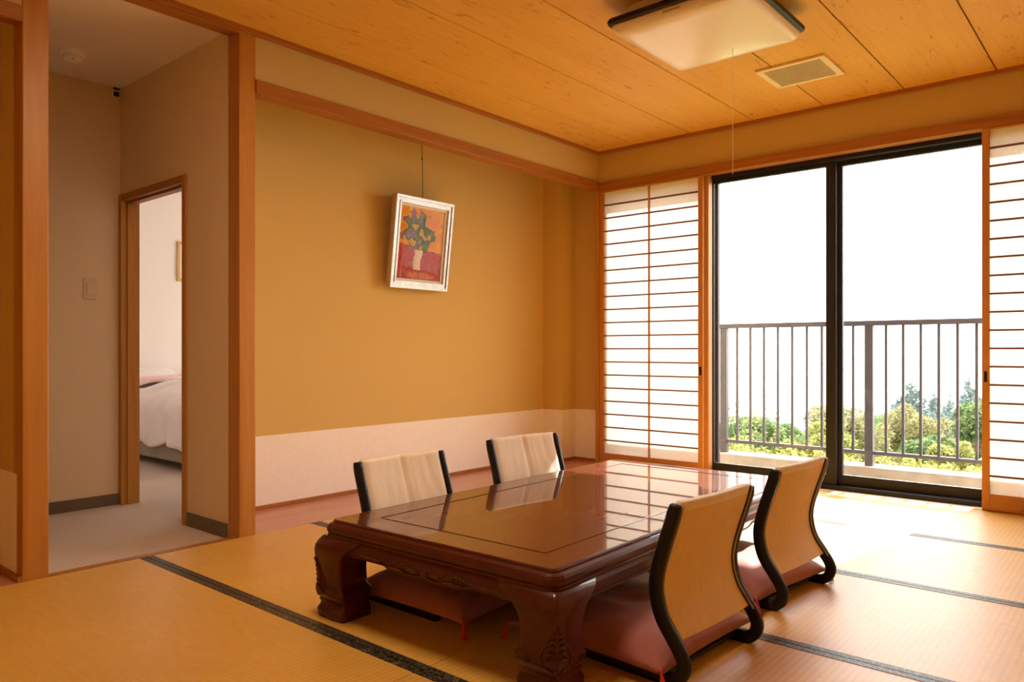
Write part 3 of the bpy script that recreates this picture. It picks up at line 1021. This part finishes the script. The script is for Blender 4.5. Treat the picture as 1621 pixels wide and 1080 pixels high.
def cushion_bm(a, h, seed):
    n = 36
    bm = bmesh.new()
    def pt(u, v, s):
        m = max(abs(u), abs(v))
        e = ((1 - abs(u) ** 2.8) * (1 - abs(v) ** 2.8))
        th = h * max(0, e) ** 0.56
        th *= 1 - 0.22 * math.exp(-((u * u + v * v) / 0.03))
        pull = 1 - 0.045 * (1 - abs(u) ** 2) * abs(v) ** 3
        pull2 = 1 - 0.045 * (1 - abs(v) ** 2) * abs(u) ** 3
        wr = 0.006 * noise.noise(Vector((u * 4 + seed, v * 4, s))) + 0.0018 * noise.noise(Vector((u * 13 + seed, v * 9, s * 2)))
        wr *= min(1, e * 4)
        k = max(0.0, min(1.0, (m - 0.82) / 0.18))
        seam = h * 0.36 - 0.014 * k * k * (3 - 2 * k)
        z = seam + s * th * (0.72 if s > 0 else 0.30) + (wr if s > 0 else 0)
        return (a * u * pull2, a * v * pull, max(0.006 if m < 0.82 else -0.022, z))
    T = [[bm.verts.new(pt(-1 + 2 * i / n, -1 + 2 * j / n, 1)) for i in range(n + 1)] for j in range(n + 1)]
    Bt = [[(T[j][i] if i in (0, n) or j in (0, n) else bm.verts.new(pt(-1 + 2 * i / n, -1 + 2 * j / n, -1))) for i in range(n + 1)] for j in range(n + 1)]
    for j in range(n):
        for i in range(n):
            bm.faces.new((T[j][i], T[j][i + 1], T[j + 1][i + 1], T[j + 1][i]))
            bm.faces.new((Bt[j][i + 1], Bt[j][i], Bt[j + 1][i], Bt[j + 1][i + 1]))
    return bm

def tassel_bm(sx, sy, a, h):
    bm = bmesh.new()
    rnd = random.Random(7)
    bx, by, bz = sx * (a - 0.012), sy * (a - 0.012), h * 0.25
    dx, dy = sx * 0.7071, sy * 0.7071
    for k in range(7):
        s = rnd.uniform(-0.012, 0.012); q = rnd.uniform(0.6, 1.0)
        tube(bm, [(bx, by, bz + 0.010), (bx + dx * 0.016, by + dy * 0.016, bz + 0.004),
                  (bx + dx * 0.030 * q + s * dy, by + dy * 0.030 * q - s * dx, -0.012),
                  (bx + dx * 0.036 * q + 1.6 * s * dy, by + dy * 0.036 * q - 1.6 * s * dx, -0.0235)], 0.0026, 5)
    return bm

def make_cushion(label):
    a, h = 0.27, 0.092
    t = thing('floor_cushion', label, 'cushion', group='cushions on the floor chairs')
    from_bm('cushion_cover', cushion_bm(a, h, 1.0), M['cushion'], t, True)
    for sx in (1, -1):
        for sy in (1, -1):
            from_bm('tassel', tassel_bm(sx, sy, a, h), M['tassel'], t, True)
    return t

chair_spots = [
    (2.305, -2.848, 176.5, 'legless floor chair nearest the camera, seen from behind, tan curved back'),
    (2.283, -2.112, 176.5, 'legless floor chair on the right side, in front of the dark window mullion'),
    (1.093, -2.923, 0.0, 'legless floor chair on the alcove side, left one, with creased cream back facing the camera'),
    (1.030, -2.123, -7.7, 'right-hand legless chair on the alcove side with a sunlit patch on its back'),
]
cushion_labels = ['rose brown cushion with red tassel, on the chair nearest the camera',
                  'rose brown cushion catching sunlight, on the right-hand chair by the window',
                  'dark cushion under the table edge, on the left chair of the alcove side',
                  'dark cushion hidden mostly by the table, on the far chair of the alcove side']
c0 = make_chair('floor_chair', chair_spots[0][3])
q0 = make_cushion(cushion_labels[0])
for k, (x, y, a, lab) in enumerate(chair_spots):
    c = c0 if k == 0 else copy_tree(c0)
    q = q0 if k == 0 else copy_tree(q0)
    c.location = (x, y, 0); c.rotation_euler = (0, 0, R(a)); c['label'] = lab
    d = Vector((math.cos(R(a)), math.sin(R(a)), 0)); s = Vector((-d.y, d.x, 0))
    off, sid = [(0.265, 0.0), (0.262, 0.01), (0.29, 0.0), (0.30, 0.0)][k]
    p = Vector((x, y, 0.026)) + d * off + s * sid
    q.location = p; q.rotation_euler = (0, 0, R(a + (1.5, -3, 2, -1)[k])); q['label'] = cushion_labels[k]

# ------------------------------------------------------------------ painting in the alcove
PW, PH = 0.506, 0.588
pt_ = thing('hanging_painting', 'flower still life painting in a silver white frame hanging tilted in the alcove', 'painting', (-0.455, -1.474, 1.284))
pt_.rotation_euler = (0, R(7.0), 0)
def frame_ring(name, x0, x1, o, i, mat):
    """rectangular ring in the local y-z plane between insets o and i, from x0 to x1"""
    bm = bmesh.new()
    def rect(ins, x):
        return [(x, -PW / 2 + ins, ins), (x, PW / 2 - ins, ins), (x, PW / 2 - ins, PH - ins), (x, -PW / 2 + ins, PH - ins)]
    A, B, C_, D = rect(o, x0), rect(o, x1), rect(i, x1), rect(i, x0)
    va = [[bm.verts.new(p) for p in r] for r in (A, B, C_, D)]
    for q in range(4):
        a, b = va[q], va[(q + 1) % 4]
        for k in range(4):
            bm.faces.new((a[k], a[(k + 1) % 4], b[(k + 1) % 4], b[k]))
    bmesh.ops.bevel(bm, geom=list(bm.edges), offset=0.0015, segments=2, affect='EDGES')
    return from_bm(name, bm, mat, pt_)
frame_ring('frame_side', 0.0, 0.034, 0.002, 0.03, M['frame_side'])
frame_ring('frame_moulding', 0.030, 0.046, 0.0, 0.018, M['silver'])
frame_ring('frame_moulding', 0.026, 0.038, 0.018, 0.034, M['silver'])
frame_ring('frame_moulding', 0.028, 0.043, 0.034, 0.046, M['silver'])
frame_ring('frame_liner', 0.018, 0.030, 0.046, 0.062, M['liner'])
def canvas():
    rnd = random.Random(4)
    nu, nv = 56, 72
    w_, h_ = PW - 0.12, PH - 0.12
    vs, fs = [], []
    for j in range(nv + 1):
        for i in range(nu + 1):
            u, v = i / nu, j / nv
            dx = 0.0012 * noise.noise(Vector((u * 22, v * 22, 1)))
            vs.append((0.020 + dx, -w_ / 2 + w_ * u, 0.06 + h_ * v))
    cols = []
    def mixc(a, b, t):
        return tuple(x + (y - x) * t for x, y in zip(a, b))
    for j in range(nv):
        for i in range(nu):
            k = j * (nu + 1) + i
            fs.append((k, k + 1, k + nu + 2, k + nu + 1))
            u, v = (i + 0.5) / nu, (j + 0.5) / nv
            n1 = noise.noise(Vector((u * 9, v * 9, 0))); n2 = noise.noise(Vector((u * 25, v * 16, 5)))
            c = mixc((0.78, 0.30, 0.03), (0.86, 0.44, 0.05), 0.5 + n1)                       # ochre ground
            if v < 0.44 - 0.10 * (u - 0.5) + 0.02 * n1:
                c = mixc((0.42, 0.05, 0.045), (0.56, 0.13, 0.11), 0.5 + 0.9 * n2)             # red table
                if ((u - 0.55) / 0.32) ** 2 + ((v - 0.06) / 0.05) ** 2 < 1:
                    c = mixc((0.70, 0.30, 0.12), c, 0.5 + n2)
            r = math.hypot((u - 0.46) / 0.36, (v - 0.67) / 0.27)
            if r < 1.0 + 0.55 * n1 + 0.25 * n2:
                c = mixc((0.07, 0.13, 0.05), (0.20, 0.25, 0.08), 0.5 + n2)                    # leaves
                if n1 > 0.12 and u < 0.5:
                    c = mixc((0.20, 0.12, 0.20), (0.38, 0.25, 0.30), 0.5 + n2)                # violet flowers
                elif n1 < -0.22:
                    c = (0.60, 0.42, 0.10)
            if math.hypot((u - 0.74) / 0.13, (v - 0.80) / 0.09) < 1 + 0.5 * n2:
                c = (0.80, 0.33, 0.10)
            if abs(u - 0.45 - 0.02 * math.sin(v * 20)) < 0.085 + 0.05 * (v - 0.3) and 0.14 < v < 0.42:
                c = mixc((0.60, 0.42, 0.38), (0.86, 0.76, 0.70), 0.5 + 1.2 * (u - 0.42) * 4 + n2 * 0.5)  # pale vase
            c = tuple(min(1, max(0.01, x * (1 + 0.12 * rnd.uniform(-1, 1)))) for x in c)
            cols.append(c)
    me = bpy.data.meshes.new('canvas')
    me.from_pydata(vs, [], fs)
    at_ = me.color_attributes.new('paint', 'FLOAT_COLOR', 'CORNER')
    for p, c in zip(me.polygons, cols):
        for li in p.loop_indices:
            at_.data[li].color = (*c, 1)
    m, nt, b = new_mat('oil_paint')
    a = N(nt, 'ShaderNodeAttribute'); a.attribute_name = 'paint'
    nt.links.new(a.outputs['Color'], b.inputs['Base Color'])
    b.inputs['Roughness'].default_value = 0.6
    b.inputs['Specular IOR Level'].default_value = 0.1
    return link('canvas', me, m, pt_, True)
canvas()
box('glass_pane', 0.0255, 0.0270, -PW / 2 + 0.05, PW / 2 - 0.05, 0.05, PH - 0.05, M['picture_glass'], pt_)
bm = bmesh.new()
# wire in the local frame: straight up in the world means leaning back by 7 degrees here
ca, sa = math.cos(R(7)), math.sin(R(7))
def wl(dx, dz):     # world offset from the frame's top centre
    return (0.005 + dx * ca - dz * sa, 0.0, PH - 0.01 + dx * sa + dz * ca)
tube(bm, [wl(0, 0), wl(-0.004, 0.2), wl(-0.01, 0.40)], 0.0022, 6)
tube(bm, [wl(-0.007, 0.268), wl(-0.007, 0.274), wl(-0.007, 0.282)], 0.005, 6, True, [0.003, 0.0055, 0.003])
from_bm('hanging_wire', bm, M['wire'], pt_, True)

# ------------------------------------------------------------------ ceiling lamp, vent, detector, switch
lp = thing('ceiling_lamp', 'square ceiling lamp with milky shade and black rim above the table', 'lamp', (1.742, -1.715, 2.4))
def sq_loft(name, prof, mat, parent, corner=0.03, seg=4, smooth=True):
    bm = bmesh.new()
    rings = []
    for hw_, z in prof:
        r = []
        for sx, sy, a0 in ((1, 1, 0), (-1, 1, 90), (-1, -1, 180), (1, -1, 270)):
            for k in range(seg + 1):
                t = R(a0 + 90 * k / seg)
                c = min(corner, hw_ * 0.5)
                r.append((sx * (hw_ - c) + c * math.cos(t), sy * (hw_ - c) + c * math.sin(t), z))
        rings.append(r)
    loft(bm, rings)
    return from_bm(name, bm, mat, parent, smooth)
sq_loft('lamp_body', [(0.26, 0.0), (0.26, -0.055), (0.30, -0.068)], M['white_plastic'], lp, 0.03, 4, False)
sq_loft('black_rim', [(0.312, -0.058), (0.322, -0.062), (0.327, -0.072), (0.324, -0.084), (0.312, -0.090)], M['black_plain'], lp, 0.03, 5, False)
sq_loft('lamp_shade', [(0.310, -0.088), (0.308, -0.098), (0.302, -0.112), (0.292, -0.124), (0.278, -0.131), (0.24, -0.134), (0.15, -0.137), (0.04, -0.138)], M['acrylic'], lp, 0.025, 5, True)
bm = bmesh.new()
tube(bm, [(0.05, 0.16, -0.132), (0.05, 0.16, -0.4), (0.05, 0.16, -0.715)], 0.0012, 6)
box('rating_label', -0.05, 0.03, -0.3075, -0.304, -0.108, -0.094, M['grille'], lp)
from_bm('pull_cord', bm, M['cord'], lp, True)
fill_light = bpy.data.lights.new('unseen_fill_light', 'AREA')  # added warm fill light above the table, no fixture, out of view
fill_light.shape = 'SQUARE'; fill_light.size = 0.55; fill_light.energy = 9.0; fill_light.color = (1.0, 0.80, 0.55)
rlo = bpy.data.objects.new('unseen_fill_light', fill_light); COL.objects.link(rlo); rlo.location = (1.55, -3.36, 2.3)
vt = thing('ceiling_vent', 'ivory square ventilation grille in the ceiling between the lamp and the window', 'vent', (1.79, -0.70, 2.4))
bm = bmesh.new()
for a_, b_, c_, d_ in ((-0.183, 0.183, -0.168, -0.138), (-0.183, 0.183, 0.138, 0.168), (-0.183, -0.15, -0.138, 0.138), (0.15, 0.183, -0.138, 0.138)):
    add_box(bm, a_, b_, c_, d_, -0.014, 0.0, 0.003)
from_bm('vent_frame', bm, M['ivory'], vt)
for k in range(18):
    y = -0.13 + 0.0153 * k
    box('louver', -0.15, 0.15, y - 0.005, y + 0.005, -0.009, -0.006, M['grille'], vt)
box('vent_backing', -0.15, 0.15, -0.138, 0.138, -0.003, 0.0, M['grille'], vt)

sd = thing('smoke_detector', 'small white round smoke detector on the hall ceiling', 'detector', (-0.94, -3.373, 2.405))
bm = bmesh.new(); disc(bm, (0, 0, 0), 0.062, 0.02); from_bm('detector_base', bm, M['detector_white'], sd)
bm = bmesh.new(); disc(bm, (0, 0, -0.018), 0.045, 0.028); from_bm('detector_dome', bm, M['detector_white'], sd)
bm = bmesh.new(); disc(bm, (0.030, -0.008, -0.0405), 0.005, 0.006, 10); from_bm('indicator', bm, M['black_plain'], sd)

sp = thing('wall_switch', 'ivory switch plate on the hall back wall left of the doorway', 'switch', (-1.33, -3.151, 1.168))
box('switch_plate', 0.0, 0.008, -0.034, 0.034, 0.0, 0.12, M['switch'], sp, 0.003)
box('rocker', 0.006, 0.012, -0.019, 0.019, 0.025, 0.095, M['switch'], sp, 0.002)

cl = thing('wall_sensor', 'small dark two-piece fitting high in the hall corner by the ceiling', 'fitting', (-1.33, -3.015, 2.35))
box('fitting_base', 0.0, 0.012, -0.018, 0.018, 0.0, 0.05, M['ivory'], cl, 0.002)
box('dark_block', 0.012, 0.024, -0.014, 0.014, 0.002, 0.026, M['black_plain'], cl, 0.002)
box('dark_clip', 0.012, 0.026, -0.016, 0.016, 0.040, 0.049, M['black_plain'], cl, 0.002)

# ------------------------------------------------------------------ bedroom furniture
bd = thing('bed', 'bed with grey base seen through the hall doorway', 'bed', (-3.09, -1.68, -0.021))
box('bed_base', -1.05, 1.0, -0.535, 0.53, 0.06, 0.27, M['bed_base'], bd, 0.015)
box('mattress', -1.05, 1.0, -0.53, 0.53, 0.27, 0.47, M['linen'], bd, 0.04, 3)
box('headboard', -1.10, -1.055, -0.56, 0.56, 0.0, 0.62, M['bed_base'], bd, 0.008)
for sx in (-0.95, 0.9):
    for sy in (-0.42, 0.42):
        box('leg', sx - 0.03, sx + 0.03, sy - 0.03, sy + 0.03, 0.0, 0.06, M['black_plain'], bd)

def drape(name, x0, x1, yn, yf, ztop, zhem, mat, seed, thick=0.05, fold=0.02, parent=None):
    """quilt over the bed: flat on top, rolling over the near edge yn and hanging to zhem"""
    nx, ns = 60, 40
    bm = bmesh.new()
    rows_ = []
    for i in range(nx + 1):
        x = x0 + (x1 - x0) * i / nx
        r = []
        for j in range(ns + 1):
            s = j / ns
            puff = fold * noise.noise(Vector((x * 3.2 + seed, s * 3.5, seed))) + fold * 0.6 * noise.noise(Vector((x * 8 + seed, s * 6, 2)))
            if s < 0.55:                                       # top
                q = s / 0.55
                y = yf + (yn - yf) * q
                z = ztop + puff * 1.3 - 0.04 * max(0, q - 0.8) / 0.2
            else:
                q = (s - 0.55) / 0.45
                hem = zhem + 0.05 * noise.noise(Vector((x * 2.4 + seed, 7, 1)))
                ang = min(1, q * 2.2) * math.pi / 2
                y = yn - 0.085 * math.sin(ang) - 0.05 * noise.noise(Vector((x * 7 + seed, q * 1.2, 4))) * q
                z = ztop - 0.04 - (ztop - 0.04 - hem) * (1 - math.cos(min(1, q) * math.pi / 2)) ** 0.75 + puff * 0.5
            r.append((x, y, z))
        rows_.append(r)
    vv = [[bm.verts.new(p) for p in r] for r in rows_]
    for i in range(nx):
        for j in range(ns):
            bm.faces.new((vv[i][j], vv[i + 1][j], vv[i + 1][j + 1], vv[i][j + 1]))
    o = from_bm(name, bm, mat, parent, True)
    md = o.modifiers.new('thick', 'SOLIDIFY'); md.thickness = thick; md.offset = -1
    return o
dv = drape('duvet', -3.62, -2.05, -2.17, -1.15, 0.58, 0.155, M['linen'], 3.3, 0.02, 0.055)
tag(dv, 'white rumpled duvet draped over the near side of the bed', 'duvet')
bl = drape('folded_blanket', -3.76, -3.18, -2.185, -1.16, 0.625, 0.36, M['pink_linen'], 9.1, 0.03, 0.03)
tag(bl, 'pink blanket band lying across the bed between pillow and duvet', 'blanket')
def pillow(label, x, y, z, rz):
    n = 20
    bm = bmesh.new()
    def pp_(u, v, s):
        e = max(0, (1 - abs(u) ** 2.6) * (1 - abs(v) ** 2.6)) ** 0.45
        return (0.22 * u, 0.34 * v, s * 0.085 * e + 0.008 * noise.noise(Vector((u * 3, v * 3, s))))
    T = [[bm.verts.new(pp_(-1 + 2 * i / n, -1 + 2 * j / n, 1)) for i in range(n + 1)] for j in range(n + 1)]
    Bt = [[(T[j][i] if i in (0, n) or j in (0, n) else bm.verts.new(pp_(-1 + 2 * i / n, -1 + 2 * j / n, -1))) for i in range(n + 1)] for j in range(n + 1)]
    for j in range(n):
        for i in range(n):
            bm.faces.new((T[j][i], T[j][i + 1], T[j + 1][i + 1], T[j + 1][i]))
            bm.faces.new((Bt[j][i + 1], Bt[j][i], Bt[j + 1][i], Bt[j + 1][i + 1]))
    o = from_bm('pillow', bm, M['linen'], None, True)
    o.location = (x, y, z); o.rotation_euler = (0, R(18), rz)
    return tag(o, label, 'pillow')
pillow('white pillow at the head of the bed against the far bedroom wall', -3.92, -1.72, 0.60, 0.05)

bp = thing('wall_picture', 'small pine framed picture on the far bedroom wall seen at the door edge', 'picture', (-4.2, -1.13, 1.57))
for a_, b_, c_, d_ in ((-0.17, 0.17, 0.0, 0.028), (-0.17, 0.17, 0.372, 0.40), (-0.17, -0.142, 0.028, 0.372), (0.142, 0.17, 0.028, 0.372)):
    box('frame_bar', 0.0, 0.025, a_, b_, c_, d_, M['pic_wood'], bp, 0.002)
box('mount', 0.0, 0.010, -0.142, 0.142, 0.028, 0.372, M['liner'], bp)
box('print', 0.010, 0.012, -0.085, 0.085, 0.09, 0.25, M['grey_base'], bp)

# ------------------------------------------------------------------ plants outside (nearest first)
def row(spec, grp):
    pass
near_specs = [  # px, depth, top row py, radius, material, leaves, label
    (1120, 8.4, 680, 0.42, 'leaf_lime', 7000, 'lime green shrub at the left end of the railing beside the glass door frame'),
    (1182, 9.4, 658, 0.42, 'leaf_green', 8000, 'fresh green bush behind the left balusters'),
    (1238, 10.4, 670, 0.45, 'leaf_green', 8000, 'soft green bush in the middle of the left glass pane'),
    (1300, 8.6, 668, 0.40, 'leaf_lime', 8000, 'yellow green bush left of the dark window mullion'),
    (1346, 9.6, 642, 0.50, 'leaf_olive', 9000, 'olive yellow bush just right of the window mullion'),
    (1398, 12.5, 655, 0.60, 'leaf_green', 8000, 'bluish green bush behind the stout railing post'),
    (1444, 10.8, 638, 0.52, 'leaf_olive', 12000, 'rounded yellow green tree in the middle of the right pane'),
    (1478, 8.2, 690, 0.30, 'leaf_green', 7000, 'green bush at the foot of the rounded yellow tree'),
    (1556, 8.0, 634, 0.36, 'leaf_green', 9000, 'tall fresh green bush beside the right shoji edge'),
    (1521, 7.2, 698, 0.26, 'leaf_lime', 6000, 'small lime bush low behind the right balusters'),
]
near_specs += [
    (1152, 11.5, 672, 0.5, 'leaf_green', 8000, 'green bush filling the gap at the left railing post'),
    (1210, 12.5, 674, 0.5, 'leaf_olive', 8000, 'olive bush low between the two green bushes of the left pane'),
    (1268, 13.5, 682, 0.6, 'leaf_green', 8000, 'low green bush under the distant treetops of the left pane'),
    (1372, 19.0, 664, 0.8, 'leaf_green', 9000, 'dull green bush filling the gap behind the railing post'),
    (1425, 16.0, 670, 0.7, 'leaf_green', 9000, 'dull green bush left behind the rounded yellow tree'),
    (1620, 9.0, 640, 0.55, 'leaf_green', 8000, 'green bush standing behind the left part of the right shoji'),
    (1700, 10.5, 650, 0.6, 'leaf_olive', 8000, 'olive bush standing behind the middle of the right shoji'),
    (1790, 9.5, 655, 0.6, 'leaf_green', 8000, 'green bush farthest right, hidden behind the right shoji'),
    (1510, 12.0, 694, 0.55, 'leaf_olive', 9000, 'olive scrub below the blue green conifers'),
]
for k, (px, d, py, rad, mt, n, lab) in enumerate(near_specs):
    x, y = at(px, d)
    shrub(lab, x, y, top_z(py, d), rad, mt, n, 100 + k, 0.026)
# low planting strip right behind the kerb
vs_strip = []
for k in range(24):
    vs_strip.append((-0.6 + 0.24 * k, 1.75 + 0.1 * math.sin(k * 2.1), -0.26, 0.22, 0.2, 0.28))
st = foliage('grass_strip', vs_strip, 20000, 0.026, M['leaf_lime'], None, 77)
tag(st, 'lime green ground planting along the outer side of the balcony kerb', 'plants')
# wispy weed stalks
for k, (px, d, py) in enumerate(((1176, 7.6, 612), (1208, 6.6, 638))):
    x, y = at(px, d); z0 = ground_z(x, y)
    t = thing('tall_weed', ['tall thin weed with seed heads behind the left balusters', 'shorter thin weed right of the tall seed-headed weed'][k], 'weed', (x, y, z0))
    h = top_z(py, d) - z0
    bm = bmesh.new(); rnd = random.Random(k)
    for q in range(5):
        a = rnd.uniform(0, 6.28); L = rnd.uniform(0.05, 0.16)
        tube(bm, [(0, 0, 0), (0.3 * L * math.cos(a), 0.3 * L * math.sin(a), h * 0.5), (L * math.cos(a), L * math.sin(a), h * rnd.uniform(0.8, 1))], 0.004, 5, True, [0.005, 0.004, 0.002])
    from_bm('stalk', bm, M['leaf_green'], t, True)
    foliage('seed_heads', [(0, 0, h * 0.82, 0.15, 0.15, h * 0.16)], 120, 0.022, M['leaf_olive'], t, 31 + k)
con = [(1443, 24, 600, 1.15, 'left tall conifer peak above the yellow green tree'), (1478, 28, 622, 0.8, 'low conifer right of the tall left peak'),
       (1503, 32, 626, 0.95, 'blunt conifer between the two tall conifer peaks'), (1534, 25.5, 594, 0.95, 'right tall conifer peak next to the right shoji'),
       (1410, 30, 648, 1.0, 'small far conifer behind the stout railing post'), (1564, 22, 616, 0.9, 'conifer mostly hidden by the right shoji edge'),
       (1516, 20, 648, 0.9, 'dark conifer filling the gap below the right tall peak'), (1490, 18.5, 655, 0.7, 'short dark conifer beside the rounded yellow green tree')]
for k, (px, d, py, rad, lab) in enumerate(con):
    x, y = at(px, d)
    conifer(lab, x, y, top_z(py, d), rad, 9000, 300 + k)
far = [(1250, 33, 684, 'distant blue green treetop low in the left pane'), (1272, 41, 680, 'distant treetop left of the window mullion'), (1222, 48, 688, 'distant treetop behind the middle left balusters'),
       (1300, 55, 672, 'distant treetop touching the window mullion'), (1382, 37, 660, 'distant treetop behind the railing post'), (1340, 47, 655, 'distant treetop right of the window mullion')]
for k, (px, d, py, lab) in enumerate(far):
    x, y = at(px, d)
    shrub(lab, x, y, top_z(py, d), 1.1, 'leaf_conifer', 5000, 500 + k, 0.09, 'distant treetops', 'distant_tree', 'tree')

# sea haze over the hillside, a real scattering volume
hz_m = bpy.data.materials.new('sea_haze'); hz_m.use_nodes = True
nt = hz_m.node_tree; nt.nodes.remove(nt.nodes['Principled BSDF'])
vs_ = N(nt, 'ShaderNodeVolumeScatter')
vs_.inputs['Color'].default_value = (0.85, 0.92, 1.0, 1); vs_.inputs['Density'].default_value = 0.0024; vs_.inputs['Anisotropy'].default_value = 0.2
nt.links.new(vs_.outputs[0], nt.nodes['Material Output'].inputs['Volume'])
hz_o = box('sea_haze', -60, 32, 14.0, 75, -16, 4.5, hz_m)
hz_o['kind'] = 'stuff'
tag(hz_o, 'thin pale haze hanging over the trees beyond the balcony', 'haze')
